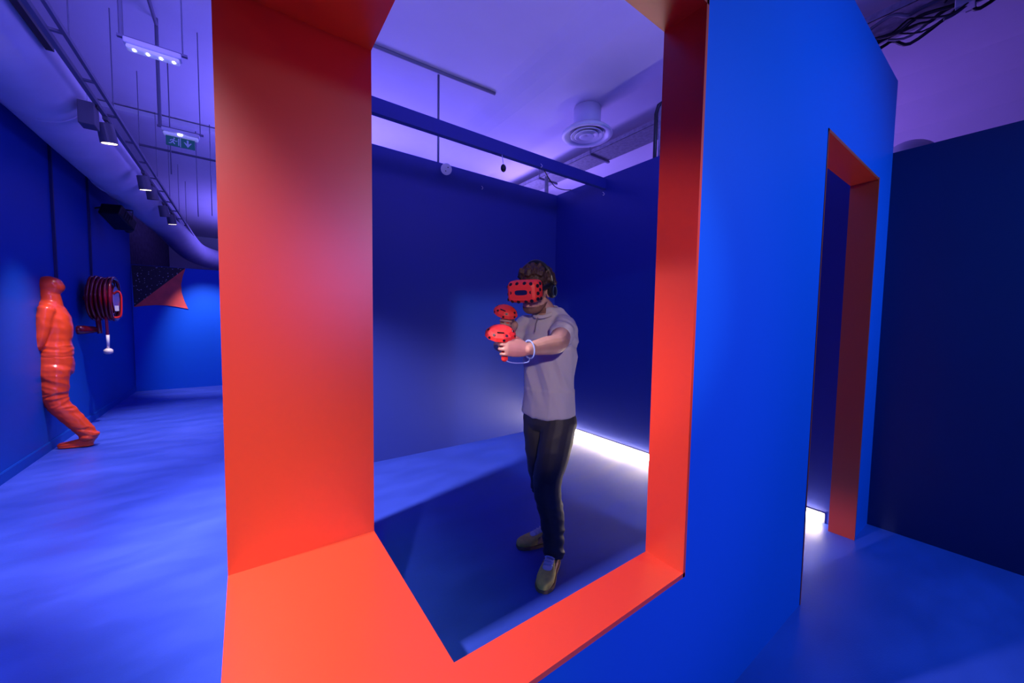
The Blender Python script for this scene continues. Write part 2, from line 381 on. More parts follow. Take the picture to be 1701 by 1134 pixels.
def pipe(name, pts, rad, m, label, cat, group=None, n=12):
    P = [V(p) for p in pts]; base = P[0].copy()
    o = obj(name, tube(NB(), [p - base for p in P], rad, n), m, smooth=True, label=label, cat=cat, group=group); o.location = base
    return o
pipe('conduit', [(-1.25, 3.6, 4.12), (-.62, 3.47, 4.12), (-.6, 3.5, 4.10), (-.6, 4.8, 4.10)], .014, PIPE, 'thin grey conduit under the ceiling above the nearer emergency light', 'pipe')
o = obj('ceiling_rib', box(NB(), (-1.1, 0, -.03), (3.0, .11, .03)), CEIL, label='pale shallow rib crossing the ceiling behind the exit sign', cat='beam'); o.location = (-.4, 7.05, 4.13)
pipe('sprinkler_pipe', [(-.93, 6.0, 3.378), (2.5, 6.0, 3.33)], .013, PIPE, 'thin grey pipe crossing just behind and below the exit sign', 'pipe')
pipe('hanging_rod', [(-.62, 5.6, 4.18), (-.62, 5.6, 3.0)], .005, PIPE, 'thin rod hanging left of the exit sign', 'rod', 'thin rods hanging over the corridor', 6)
pipe('hanging_rod', [(-.35, 7.0, 4.18), (-.35, 7.0, 2.9)], .005, PIPE, 'thin rod hanging below and beyond the exit sign', 'rod', 'thin rods hanging over the corridor', 6)
pipe('hanging_rod', [(-.52, 7.2, 4.18), (-.52, 7.2, 2.9)], .005, PIPE, 'thin rod hanging beyond the left end of the exit sign', 'rod', 'thin rods hanging over the corridor', 6)
# the room's ceiling pipes
pipe('ceiling_pipe', [(-.05, 4.02, 4.165), (1.1, 3.97, 4.165), (2.0, 3.93, 4.165), (2.50, 3.90, 4.165)], .018, PIPE, 'grey pipe running under the ceiling above the room', 'pipe')
pipe('drop_rod', [(1.80, 3.97, 4.15), (1.80, 3.97, 2.9)], .012, PIPE, 'grey vertical rod dropping from ceiling pipe behind room wall', 'rod')
pipe('steel_post', [(3.400, 3.97, 3.42), (3.400, 3.97, 2.9)], .028, GREY, 'short pale post standing behind the corner of the room wall', 'post')
# diffuser
dx, dy, dz = 3.49, 3.33, 3.75
r = empty('ceiling_diffuser', (dx, dy, dz), 'round white air diffuser on a short duct neck over the room', 'air vent')
obj('neck', tube(NB(), [(0, 0, .06), (0, 0, .32)], .165, 32), DUCT, r, smooth=True)
prf = [(.165, .08), (.24, .07), (.305, .02), (.31, 0), (.30, -.012), (.25, -.006), (.215, .03), (.205, .045)]
rings_ = [[(rr * math.cos(2 * PI * k / 48), rr * math.sin(2 * PI * k / 48), z) for k in range(48)] for rr, z in prf]
obj('outer_ring', rings(NB(), rings_, True), WHITE, r, smooth=True)
for (ra_, rb_, zz) in ((.17, .20, .0), (.115, .15, -.006), (.0, .09, -.012)):
    p2 = [(max(ra_, .002), zz + .03), (rb_, zz - .004), (rb_ - .008, zz - .008), (max(ra_ - .01, .001), zz + .022)]
    obj('cone_ring', rings(NB(), [[(rr * math.cos(2 * PI * k / 40), rr * math.sin(2 * PI * k / 40), z) for k in range(40)] for rr, z in p2], True), WHITE, r, smooth=True)
# cable tray with cables
def tray(xc, z, wd, y0, y1, label):
    r = empty('cable_tray', (xc, (y0 + y1) / 2, z), label, 'cable tray')
    hy = (y1 - y0) / 2
    bm = NB(); box(bm, (-wd / 2, -hy, 0), (wd / 2, hy, .004)); box(bm, (-wd / 2, -hy, 0), (-wd / 2 + .004, hy, .06)); box(bm, (wd / 2 - .004, -hy, 0), (wd / 2, hy, .06))
    obj('tray_channel', bm, GREY, r)
    for k in range(int(hy * 2 / 1.2)):
        y = -hy + .5 + k * 1.2
        obj('bracket', box(NB(), (-wd / 2 - .02, y, -.03), (wd / 2 + .02, y + .035, 0)), PIPE, r)
        obj('hanger', cyl(NB(), (-wd / 2 - .01, y + .02, 0), (-wd / 2 - .01, y + .02, 4.18 - z), .006, 8), PIPE, r)
    return r
tray(4.50, 3.98, .40, -2.5, 9.0, 'perforated grey cable tray under the ceiling beyond the room')
random.seed(3)
cab = ['thick black cable', 'thin black cable', 'black cable', 'grey cable']
for i in range(9):
    pts = []; x = 4.36 + .033 * i; ph = random.random() * 6; fq = random.uniform(.8, 1.5); am = random.uniform(.03, .12)
    y0 = random.uniform(-1.2, -.4); n_ = random.randint(12, 18)
    for k in range(n_):
        pts.append((x + .05 * math.sin(k * fq * .7 + ph), y0 + k * .13 + .05 * math.sin(k * 1.9 + ph), 3.965 - am * abs(math.sin(k * fq + ph)) ** 1.4 * (1 if k % 3 else .4)))
    pipe('cable', smoothpath(pts, 4), random.choice([.007, .010, .014]), BLACK if i % 3 else DGREY, 'dark cable looping below the cable tray over the dark right wall', 'cable', 'cables looping below the cable tray', 8)
for k, yy in enumerate((.42, -.02, -.35)):
    o = obj('junction_box', box(NB(), (-.06, -.05, -.09), (.06, .05, 0), .006), WHITE, label=['white junction box hanging under the cable tray nearest the blue wall edge', 'white junction box under the cable tray amid the cable loops', 'white junction box under the cable tray nearest the frame edge'][k], cat='electrical box', group='junction boxes under the cable tray')
    o.location = (4.52, yy, 3.975)
# dark conduits rising behind the room's right wall
for k, (yy, rr) in enumerate(((2.455, .020), (2.405, .013), (2.35, .020))):
    pipe('riser_conduit', [(3.62, yy, 2.7), (3.62, yy, 3.68), (3.63, yy - .02, 3.76), (3.66, yy - .10, 3.80), (3.68, yy - .8, 3.82)], rr, DARK if k != 1 else GREY, ['dark conduit rising behind the inner right wall, leftmost of the three', 'thin grey conduit between the two dark risers behind the inner wall', 'dark conduit rising behind the inner right wall, rightmost of the three'][k], 'pipe', 'conduits rising behind the inner right wall', 12)
# round detector, sensor, cable, hooks
r = empty('round_detector', (1.78, 3.72, 3.05), 'small round white disc with two dark holes at the top of the back wall', 'detector')
q = (V((0, 0, 1.45)) - V((1.78, 3.72, 3.05))).normalized()
fr = q.to_track_quat('Z', 'Y').to_matrix()
def T(bmx, mt): bmesh.ops.transform(bmx, matrix=mt.to_4x4() if len(mt) == 3 else mt, verts=bmx.verts[:]); return bmx
obj('disc', T(cyl(NB(), (0, 0, -.008), (0, 0, .008), .058, 32), fr), WHITE, r)
for a in (-1, 1): obj('hole', T(cyl(NB(), (.012 * a + .006, .018 * a, .007), (.012 * a + .006, .018 * a, .0095), .006, 12), fr), DARK, r)
obj('bracket', box(NB(), (-.01, 0, -.01), (.01, .07, .01)), GREY, r)
r = empty('tracking_sensor', (1.98, 2.93, 2.86), 'small black oval sensor hanging under the blue beam', 'sensor')
obj('sensor_body', ball(NB(), (0, 0, 0), (.027, .022, .036), 20), BLACK, r, smooth=True)
obj('hanger', cyl(NB(), (0, 0, .03), (0, .03, .14), .003, 8), WHITE, r)
pipe('cable', smoothpath([(2.50, 2.975, 3.0), (2.62, 3.03, 2.95), (2.85, 3.18, 2.95), (3.15, 3.36, 3.03), (3.43, 3.52, 3.13)], 5), .005, BLACK, 'thin black cable sagging from the beam to the back wall', 'cable', None, 8)
for p_, nm in (((3.40, 2.97, 2.93), 'tiny pale hook on wall just below the beam end'), ((2.44, 2.945, 3.0), 'tiny pale hook on the beam beside the sagging cable'), ((2.25, 3.77, 2.97), 'tiny pale hook on the back wall under the beam')):
    o = obj('hook', tube(NB(), smoothpath([(0, 0, .02), (0, -.01, .01), (.004, -.02, -.006), (0, -.012, -.018), (0, -.002, -.012)], 3), .003, 8), WHITE, smooth=True, label=nm, cat='hook', group='small wall hooks'); o.location = p_
# round duct end behind the dark right wall
r = empty('round_duct', (5.1, .65, 3.02), 'grey round duct end showing above the dark right wall', 'duct')
obj('duct_tube', tube(NB(), [(0, .1, -.35), (0, .1, .0)], [.19, .19], 32), DUCT, r, smooth=True)
obj('dome_cap', ball(NB(), (0, .1, 0), (.19, .19, .16), 28), DUCT, r, smooth=True)

# ------------------------------------------------------------------ stage projector on the left wall
r = empty('stage_projector', (-1.47, 7.9, 2.86), 'black stage projector with a blue glass lens mounted high on the corridor wall', 'projector')
bd = (V((.25, .75, -.42))).normalized(); fr2 = bd.to_track_quat('Y', 'Z').to_matrix()
obj('housing', T(box(NB(), (-.12, -.2, -.08), (.12, .17, .09), .015), fr2), BLACK, r)
obj('cooling_fins', T(box(box(box(NB(), (-.125, -.1, -.05), (.125, -.08, .05)), (-.125, -.05, -.05), (.125, -.03, .05)), (-.125, 0, -.05), (.125, .02, .05)), fr2), DARK, r)
obj('lens_barrel', T(tube(NB(), [(0, .16, 0), (0, .25, 0), (0, .25, 0), (0, .23, 0)], [.05, .055, .045, .045], 24), fr2), DARK, r)
obj('lens', T(ball(NB(), (0, .235, 0), (.045, .015, .045), 16), fr2), mat('blue_glass', (.05, .15, .7), .1, spec=.8, emis=(.1, .25, 1), es=.6), r, smooth=True)
obj('yoke', tube(NB(), [(-.14, 0, 0), (-.15, 0, .14), (.15, 0, .14), (.14, 0, 0)], .01, 8), DARK, r)
obj('wall_arm', tube(NB(), [(0, 0, .14), (-.1, 0, .16), (-.25, 0, .1)], .014, 8), DARK, r)
for yy, nm in ((6.35, 'dark strip for a narrow conduit and its shadow on the corridor wall left of the hose reel'), (7.55, 'dark strip for a narrow conduit and its shadow on the corridor wall above the hose reel')):
    o = obj('conduit_shadow_strip', box(NB(), (0, 0, 0), (.022, .03, 2.2)), NAVY, label=nm, cat='conduit', group='conduits on the corridor wall'); o.location = (-1.706, yy, 1.2 if yy < 7 else 1.95)  # dark strips stand in for the shadow line along the conduits

# ------------------------------------------------------------------ fire hose reel
yr, zr = 7.25, 1.66
r = empty('fire_hose_reel', (-1.52, yr, zr), 'dark red fire hose reel with coiled hose mounted on the blue corridor wall', 'hose reel')
RAD = .26
r.scale = (.75, 1, 1)
for i in range(6):
    x = -.13 + i * .052
    for L_, rr in ((0, RAD), (1, RAD - .05)):
        if L_ and i % 2: continue
        P = [(x + .006 * math.sin(3 * a + i), (rr + .006 * math.sin(i * 2.3)) * math.cos(a), (rr + .008 * math.sin(i * 1.7)) * math.sin(a) * 1.05) for a in [2 * PI * k / 40 for k in range(40)]]
        obj('hose_loop', tube(NB(), P, .024, 12, closed=True), HOSE, r, smooth=True)
obj('drum', tube(NB(), [(-.16, 0, 0), (.15, 0, 0)], [.17, .17], 28), HOSE, r)
obj('side_plate', tube(NB(), [(-.175, 0, 0), (-.165, 0, 0)], [.22, .22], 32), HOSE, r)
obj('axle', cyl(NB(), (-.287, 0, 0), (-.15, 0, 0), .03, 16), HOSE, r)
gd = obj('guide_frame', tube(NB(), smoothpath([(.14, -.1, .06), (.2, -.1, .1), (.235, -.1, .06), (.24, -.1, -.04), (.23, -.1, -.2), (.2, -.1, -.245), (.1, -.1, -.25), (0, -.1, -.25)], 4), .014, 10), mat('bright_red_enamel', (.7, .02, .015), .3, coat=.4), r, smooth=True)
obj('instruction_tag', box(NB(), (.16, -.125, -.16), (.21, -.12, -.09)), WHITE, r, label='small white tag')
obj('valve_body', tube(NB(), [(-.045, -.12, -.2), (-.05, -.12, -.3), (-.035, -.12, -.46)], [.03, .036, .034], 14), HOSE, r, smooth=True)
obj('feed_pipe', tube(NB(), [(-.285, -.3, -.41), (-.2, -.22, -.41), (-.12, -.15, -.41), (-.05, -.12, -.41)], [.055, .055, .045, .03], 14), HOSE, r, smooth=True)
nz = obj('nozzle_hose', tube(NB(), [(.045, -.12, -.22), (.05, -.12, -.35), (.055, -.12, -.5)], .02, 12), mat('hose_bright', (.75, .05, .08), .3), r, smooth=True)
obj('nozzle_tube', tube(NB(), [(.055, -.12, -.48), (.055, -.12, -.66)], [.024, .018], 14), WHITE, nz, smooth=True, label='white nozzle tube')
obj('nozzle_head', tube(NB(), [(.055, -.12, -.66), (.055, -.12, -.68), (.055, -.12, -.72), (.055, -.12, -.735)], [.03, .06, .06, .03], 18), mat('nozzle_brass', (.85, .75, .62), .35), nz, smooth=True)

# ------------------------------------------------------------------ orange figure stepping into the wall
def fold(co, scale, amp, dirv, seed=0):
    p = V((co.x * scale[0], co.y * scale[1], co.z * scale[2])) + V((seed, seed * 2, 0))
    a = noise.noise(p); b_ = noise.noise(p * 2.1 + V((7, 3, 1)))
    return ((1 - abs(a) * 3.2) * .75 if abs(a) < .6 else -.7) * amp + b_ * amp * .5
def foldd(co, seed, amp, axis, f=17, g=4):
    """creases running across the given axis direction"""
    ax = V(axis).normalized(); t = co.dot(ax); rest = co - ax * t
    return fold(rest * g + ax * (t * f), (1, 1, 1), amp, None, seed)
ox, oy = -1.57, 6.04
bm = NB()
RX, FY = V((0, 1, 0)), V((-1, 0, 0))   # right (far side), forward (into the wall)
def tor(zc, x, hw, hd, e=2.3): return slab(None, (x, 0, zc), RX, FY, None, hw, hd, e)
rings(bm, [tor(z, x, hw, hd) for z, x, hw, hd in ((.90, -.075, .140, .11), (.98, -.07, .146, .116), (1.04, -.068, .146, .120), (1.16, -.066, .128, .108), (1.28, -.062, .135, .118), (1.40, -.07, .148, .118), (1.50, -.09, .14, .105), (1.565, -.10, .11, .08), (1.59, -.10, .07, .06))])
# head, hooded and featureless, with a bump at the back
limb(bm, [(-.09, 0, 1.50), (-.10, 0, 1.62), (-.10, 0, 1.70)], [.078, .072, .072])
hr_ = Matrix.Rotation(math.radians(30), 3, 'Y')
ball(bm, (-.095, 0, 1.745), (.088, .080, .100), 28)
ball(bm, (-.050, 0, 1.735), (.072, .072, .068), 24, hr_)
ball(bm, (-.068, 0, 1.76), (.080, .076, .075), 24, hr_)
ball(bm, (-.085, 0, 1.685), (.068, .064, .07), 24)
ball(bm, (-.062, 0, 1.705), (.066, .064, .06), 24)
limb(bm, [(-.085, 0, 1.54), (-.088, 0, 1.64)], [.086, .074])
for s in (-1, 1):
    limb(bm, [(-.085, .135 * s, 1.49), (-.10, .155 * s, 1.38), (-.115, .162 * s, 1.24), (-.16, .155 * s, 1.11), (-.26, .14 * s, 1.02)], [.066, .056, .046, .042, .04])
upper = bm
def fn(co, n):
    if co.z > 1.52: return 0
    return foldd(co, 3, .006, (.6, .1, .8), 9, 5) + (foldd(co, 8, .005, (.2, 0, 1), 22, 4) if co.z < 1.12 else 0)
me = fuse(upper, .010, 3, .5, fn)
r = empty('orange_figure', (ox, oy, 0), 'glossy orange life-size figure walking half sunk into the left corridor wall', 'statue')
obj('body', me, ORANGE, r)
bm = NB()
tr = [(1.025, -.075, .140, .110), (.99, -.072, .150, .122), (.90, -.07, .155, .125), (.84, -.07, .15, .12), (.80, -.07, .13, .11)]
rings(bm, [tor(z, x, hw, hd) for z, x, hw, hd in reversed(tr)])
limb(bm, [(-.07, -.078, .86), (-.07, -.08, .70), (-.065, -.08, .53), (.035, -.072, .34), (.135, -.065, .17), (.155, -.062, .12)], [(.118, .10), (.105, .095), (.092, .086), (.080, .075), (.070, .068), (.080, .076)], ref=(1, 0, 0))
limb(bm, [(-.09, .075, .84), (-.14, .08, .70), (-.23, .085, .50), (-.26, .085, .28), (-.28, .085, .08)], [.115, .105, .09, .08, .075])
def fn(co, n):
    if co.z > .62: return foldd(co, 9, .0065, (.45, .2, .85), 12, 4)
    if co.z > .45: return foldd(co, 4, .007, (-.3, 0, 1), 24, 4)
    return foldd(co, 6, .007, (.55, .0, 1), 14 if co.z > .22 else 26, 5)
obj('trousers', fuse(bm, .009, 2, .5, fn), ORANGE, r)
bm = NB()
limb(bm, [(.155, -.062, .055), (.09, -.05, .05), (0, -.03, .04), (-.06, -.012, .035)], [(.048, .042), (.045, .042), (.034, .048), (.028, .042)], ref=(0, 0, 1))
limb(bm, [(.16, -.062, .08), (.15, -.062, .14)], [.05, .055])
limb(bm, [(-.24, .085, .045), (-.42, .085, .04)], [(.045, .045), (.034, .045)], ref=(0, 0, 1))
limb(bm, [(.155, -.062, .013), (.09, -.05, .013), (0, -.03, .013), (-.055, -.012, .013)], [(.013, .044), (.013, .043), (.013, .050), (.013, .044)], ref=(0, 0, 1))
me = fuse(bm, .007, 3, .5)
for v in me.vertices: v.co.z = max(v.co.z, 0.0)
obj('shoe', me, ORANGE, r)

# ------------------------------------------------------------------ the player
SKIN = mat('skin', (.50, .27, .20), .5, var=.06, vscale=20); SKIN.node_tree.nodes['Principled BSDF'].inputs['Subsurface Weight'].default_value = .08
SHIRT = mat('grey_shirt', (.48, .44, .46), .85, bump=.3, bscale=700)
PANTS = mat('black_trousers', (.030, .026, .026), .6, bump=.3, bscale=500)
HAIRM = mat('dark_brown_hair', (.045, .018, .013), .6, bump=.6, bscale=60)
SUEDE = mat('mustard_suede', (.95, .66, .12), .75, bump=.3, bscale=400, var=.15, vscale=30)
LACEM = mat('white_lace', (.72, .68, .70), .7)
FLOR = mat('brown_patch', (.50, .26, .14), .8, var=.5, vscale=45)
SOLEM = mat('tan_sole', (.30, .17, .08), .7)
RHS = mat('red_headset', (.85, .035, .025), .55)
P0 = V((1.50, 1.70, 0)); BY = math.radians(194)
fw = V((math.cos(BY), math.sin(BY), 0)); rt = V((fw.y, -fw.x, 0))
def W(x, y, z): return V((x, y, z)) - P0      # world -> person-local (root not rotated)
root = empty('person', P0, 'young man with curly dark hair, grey T-shirt and black trousers aiming with outstretched arms', 'person')

neck = W(1.455, 1.675, 1.47); head = W(1.375, 1.688, 1.620)
HYw = math.radians(202); hf = V((math.cos(HYw), math.sin(HYw), -.16)).normalized()
hr = hf.cross(V((0, 0, 1))).normalized(); hu = hr.cross(hf)
HM = Matrix((hr, hf, hu)).transposed()       # local head frame: x right, y forward, z up
def hp(x, y, z): return head + HM @ V((x, y, z))
bm = NB()
# torso core and legs under the clothes
def bring(c, hw, hd, e=2.3): return slab(None, c, rt, fw, None, hw, hd, e)
tc_ = W(1.485, 1.675, 0)
rings(bm, [bring(tc_ + V((0, 0, z)) + fw * f_, hw, hd) for z, f_, hw, hd in ((.86, 0, .14, .10), (1.0, 0, .14, .095), (1.15, 0, .145, .10), (1.3, .0, .16, .105), (1.40, -.01, .15, .09), (1.45, -.01, .08, .06))])
limb(bm, [neck - V((0, 0, .06)), neck + V((0, 0, .03)), hp(0, -.015, -.06)], [.066, .058, .058])
ball(bm, hp(0, -.012, .035), (.078, .098, .098), 28, HM)
ball(bm, hp(0, .03, -.035), (.064, .066, .085), 24, HM)
ball(bm, hp(0, .048, -.098), (.034, .034, .026), 16, HM)        # chin
limb(bm, [hp(-.055, 0, -.05), hp(-.04, .045, -.092), hp(0, .058, -.103), hp(.04, .045, -.092), hp(.055, 0, -.05)], [.022, .02, .02, .02, .022])
limb(bm, [hp(0, .092, .005), hp(0, .113, -.032)], [.011, .016])  # nose
ball(bm, hp(0, .108, -.034), (.019, .013, .010), 12, HM)
limb(bm, [hp(-.022, .088, -.064), hp(0, .097, -.061), hp(.022, .088, -.064)], [.005, .0065, .005], 10)  # lips
limb(bm, [hp(-.019, .087, -.073), hp(0, .096, -.074), hp(.019, .087, -.073)], [.005, .007, .005], 10)
for s in (-1, 1):
    ball(bm, hp(.08 * s, -.012, -.005), (.011, .022, .034), 14, HM)
    ball(bm, hp(.03 * s, .084, .022), (.013, .01, .012), 12, HM)
# arms
Lsh, Lel, Lwr = W(1.472, 1.540, 1.418), W(1.276, 1.384, 1.338), W(1.062, 1.356, 1.318)
Rsh, Rel, Rwr = W(1.430, 1.825, 1.418), W(1.330, 1.985, 1.280), W(1.296, 1.790, 1.424)
limb(bm, [Lsh, (Lsh + Lel) / 2 + V((0, 0, -.004)), Lel, Lel * .6 + Lwr * .4, Lwr], [.056, .055, .050, .045, (.027, .032)], ref=(0, 0, 1))
limb(bm, [Rsh, (Rsh + Rel) / 2, Rel, Rel * .6 + Rwr * .4, Rwr], [.052, .050, .042, .040, (.026, .031)], ref=(0, 0, 1))
def hand(bm, wr, f, up, palm, s):
    """f: wrist->knuckles, up: thumb side, palm: direction the palm faces. fingers curl round a grip parallel to up"""
    f = f.normalized(); up = (up - f * up.dot(f)).normalized(); palm = (palm - f * palm.dot(f) - up * palm.dot(up)).normalized()
    g = wr + f * .100 + palm * .036
    # palm
    limb(bm, [wr, wr + f * .03, wr + f * .06 + up * .002, wr + f * .088], [(.031, .021), (.039, .019), (.043, .016), (.041, .013)], 16, ref=up)
    for k, (L, rr) in enumerate(((.9, .0084), (1.0, .0086), (.95, .0082), (.78, .0073))):
        h = up * (.034 - .0222 * k)
        K = wr + f * (.090 - .003 * abs(k - 1)) + h
        if k == 0:     # index on the trigger, reaching further forward
            pts = [K, K + f * .038 + palm * .006, K + f * .052 + palm * .030, K + f * .036 + palm * .052]
        else:
            pts = [K, K + f * .034 * L + palm * .005, K + f * .043 * L + palm * .030, K + f * .020 + palm * .058 * L, K - f * .006 + palm * .052]
        limb(bm, pts, [rr * 1.05] + [rr] * (len(pts) - 2) + [rr * .85], 10, k=3)
    # thumb leaves the side of the palm near its base
    T0 = wr + f * .022 + up * .026 + palm * .008
    limb(bm, [T0, T0 + f * .028 + up * .020 + palm * .012, T0 + f * .052 + up * .034 + palm * .022, T0 + f * .074 + up * .036 + palm * .030], [.0135, .0115, .0098, .008], 10, k=3)
    return g
Lf = V((-.95, .12, .10)); Lup = V((.16, .0, 1)); Lg = hand(bm, Lwr, Lf, Lup, V((0, 1, 0)), 1)
Rf = V((-.93, -.25, .12)); Rup = V((.16, 0, 1)); Rg = hand(bm, Rwr, Rf, Rup, V((.2, -1, 0)), -1)
bodyme = fuse(bm, .0036, 3, .5)
obj('body', bodyme, SKIN, root)
# stubble / jaw
STUB = mat('stubble', (.35, .18, .14), .8, bump=.4, bscale=300)
bm = NB(); HMi = HM.transposed(); vm = {}
def bristly(co):
    l = HMi @ (co - head); e = noise.noise(co * 60) * .006
    if l.y < .004 or l.z > -.040 or l.z < -.125: return False
    if abs(l.x) < .026 and l.y > .078 and l.z > -.082 and l.z < -.054: return False   # lips
    lim = -.080 if l.y > .062 else -.082 + (.062 - l.y) * .42
    if abs(l.x) < .030 and l.y > .07 and l.z > -.056: return False
    return l.z < lim + e
for p in bodyme.polygons:
    if bristly(p.center):
        vs = []
        for i in p.vertices:
            if i not in vm: vm[i] = bm.verts.new(bodyme.vertices[i].co + bodyme.vertices[i].normal * .0009)
            vs.append(vm[i])
        bm.faces.new(vs)
r_ = bmesh.ops.solidify(bm, geom=bm.faces[:], thickness=.0008)
obj('beard_stubble', bm, STUB, root, smooth=True, label='short dark stubble along the jaw')
# hair
bm = NB(); random.seed(11)
ball(bm, hp(0, -.022, .062), (.088, .105, .085), 24, HM)
for k in range(230):
    u = random.uniform(-1, 1); a = random.uniform(0, 2 * PI)
    z = abs(u); rr = math.sqrt(1 - u * u) if abs(u) < 1 else 0
    d = V((rr * math.cos(a), rr * math.sin(a), u))
    if d.z < -.25: continue
    if d.y > .35 and d.z < .45: continue
    if d.y > -.1 and d.z < .05: continue
    ball(bm, hp(d.x * .094, -.024 + d.y * .116, .055 + d.z * .098), random.uniform(.012, .022), 8)
for k in range(26):
    ball(bm, hp(random.uniform(-.05, .05), .060 + random.uniform(-.02, .012), .110 + random.uniform(-.008, .025)), random.uniform(.010, .017), 8)
def fnh(co, n): return noise.noise(co * 70) * .006 + noise.noise(co * 160) * .003
obj('curly_hair', fuse(bm, .0045, 1, .4, fnh), HAIRM, root)

# shirt
bm = NB()
sec = [(.895, .005, .168, .116), (.93, .005, .166, .116), (1.02, .0, .158, .114), (1.12, .0, .156, .114), (1.24, .0, .164, .118), (1.34, .0, .172, .118), (1.41, -.004, .166, .106), (1.45, .0, .142, .092), (1.49, .008, .106, .080), (1.525, .010, .080, .070)]
rings(bm, [bring(tc_ + V((0, 0, z)) + fw * f_, hw, hd, 2.4) for z, f_, hw, hd in sec])
for S, E_ in ((Lsh, Lel), (Rsh, Rel)):
    m_ = tc_ + V((0, 0, 1.405))
    limb(bm, [S * .55 + m_ * .45, S + V((0, 0, .002)), S * .78 + E_ * .22 + V((0, 0, -.002)), S * .54 + E_ * .46 + V((0, 0, -.004))], [.070, .070, .066, .067], ref=(0, 0, 1))
def fns(co, n):
    f_ = foldd(co, 5, .013, (.7, -.6, .30), 15, 3) if co.z < 1.30 else foldd(co, 2, .008, (.5, 0, .8), 16, 6)
    if co.z < 1.05: f_ = f_ * max(.35, (co.z - .9) / .15) + .004
    return f_
me = fuse(bm, .0075, 4, .5, fns)
for v in me.vertices:           # curved hem
    if v.co.z < .93:
        lat = (v.co - tc_).dot(rt) / .2
        v.co.z += .045 * lat * lat * (1 - max(0, (v.co.z - .87) / .06)) * .8 - .02 * (1 - max(0, (v.co.z - .87) / .06))
shirt = obj('t_shirt', me, SHIRT, root)
# neckline collar with a small dark placket
cpts = []
for k in range(28):
    a = 2 * PI * k / 28
    cpts.append(neck + V((0, 0, .0)) + rt * (.074 * math.cos(a)) + fw * (.012 + .070 * math.sin(a)) + V((0, 0, .034 - .032 * math.sin(a))))
obj('collar_band', tube(NB(), cpts, [(.011, .006)] * 28, 10, ref=(0, 0, 1), closed=True), SHIRT, shirt, smooth=True)
pc = [neck + fw * .085 + V((0, 0, .000)), neck + fw * .104 + V((0, 0, -.035)), neck + fw * .116 + V((0, 0, -.085))]
obj('placket', tube(NB(), pc, [(.004, .0028)] * 3, 8, ref=fw), mat('placket_dark', (.16, .13, .16), .8), shirt)

# trousers
bm = NB()
hipz = [(.80, .0, .12, .09), (.84, .0, .150, .112), (.92, .0, .158, .112), (.99, .0, .142, .096)]
rings(bm, [bring(tc_ + V((0, 0, z)) + fw * f_, hw, hd, 2.4) for z, f_, hw, hd in hipz])
Lhip, Lkn, Lan = tc_ - rt * .085 + V((0, 0, .86)), W(1.405, 1.585, .50), W(1.455, 1.565, .10)
Rhip, Rkn, Ran = tc_ + rt * .085 + V((0, 0, .86)), W(1.49, 1.75, .48), W(1.60, 1.755, .13)
limb(bm, [Lhip, Lhip * .5 + Lkn * .5 , Lkn, Lkn * .5 + Lan * .5 + V((.012, 0, 0)), Lan], [(.108, .096), (.100, .092), (.082, .078), (.069, .068), (.060, .062)], ref=fw)
limb(bm, [Rhip, Rhip * .5 + Rkn * .5, Rkn, Rkn * .5 + Ran * .5, Ran], [(.098, .086), (.085, .082), (.068, .068), (.060, .060), (.056, .058)], ref=fw)
def fnp(co, n):
    a = .0045 if co.z > .55 else .008
    return foldd(co, 21, a, (.35, .1, 1), 20 if co.z < .4 else 9, 5)
obj('trousers', fuse(bm, .0075, 2, .5, fnp), PANTS, root)

# shoes
def shoe(heel, toe, label):
    heel = W(*heel); toe = W(*toe); d = (toe - heel); d.z = 0; L = .295; d.normalize(); s = V((d.y, -d.x, 0))
    def sp(t, x, z): return heel + d * (t * L) + s * x + V((0, 0, z))
    outl = [(0, .028), (.04, .034), (.2, .037), (.4, .037), (.6, .047), (.75, .050), (.88, .044), (.97, .028), (1.0, .012)]
    bm = NB()
    top = [(.0, .085), (.08, .095), (.2, .088), (.35, .085), (.5, .075), (.65, .060), (.8, .050), (.92, .042), (1.0, .028)]
    rs = []
    for (t, hw), (_, hh) in zip(outl, top):
        c = sp(t, 0, hh / 2 + .006); rs.append([c + s * (hw * math.copysign(abs(math.cos(a)) ** .75, math.cos(a))) + V((0, 0, (hh / 2) * math.copysign(abs(math.sin(a)) ** .8, math.sin(a)))) for a in [2 * PI * k / 24 for k in range(24)]])
    rings(bm, rs)
    limb(bm, [sp(.17, 0, .06), sp(.17, 0, .10)], [.036, .034])
    up_ = obj('shoe', fuse(bm, .005, 4, .5), SUEDE, root, label=label)
    bm = NB(); pl = [(t, hw + .004) for t, hw in outl]
    poly = [sp(t, hw, 0) for t, hw in pl] + [sp(t, -hw, 0) for t, hw in reversed(pl)]
    rings(bm, [[p + V((0, 0, .001)) for p in poly], [p + V((0, 0, .020)) for p in poly]]); obj('sole', bm, SOLEM, up_)
    bm = NB(); limb(bm, [sp(.22, 0, .118), sp(.34, 0, .100), sp(.5, 0, .088), sp(.64, 0, .073)], [(.007, .027)] * 4, 12, ref=(0, 0, 1)); obj('tongue', bm, LACEM, up_, smooth=True)
    for k in range(5):
        t = .31 + k * .065; z = .126 - k * .0092
        obj('lace', tube(NB(), [sp(t, -.027, z - .012), sp(t + .02, -.012, z), sp(t + .02, .012, z), sp(t + .0, .027, z - .012)], .0045, 6), LACEM, up_, smooth=True)
    for q in (-1, 1):
        bm = NB(); limb(bm, [sp(.26, .036 * q, .055), sp(.42, .036 * q, .052), sp(.56, .041 * q, .043)], [(.026, .004), (.026, .004), (.020, .004)], 12, ref=(0, 0, 1)); obj('side_patch', bm, FLOR, up_, smooth=True)
shoe((1.50, 1.605, 0), (1.255, 1.44, 0), 'mustard shoe with white laces, toe pointing at the window sill')
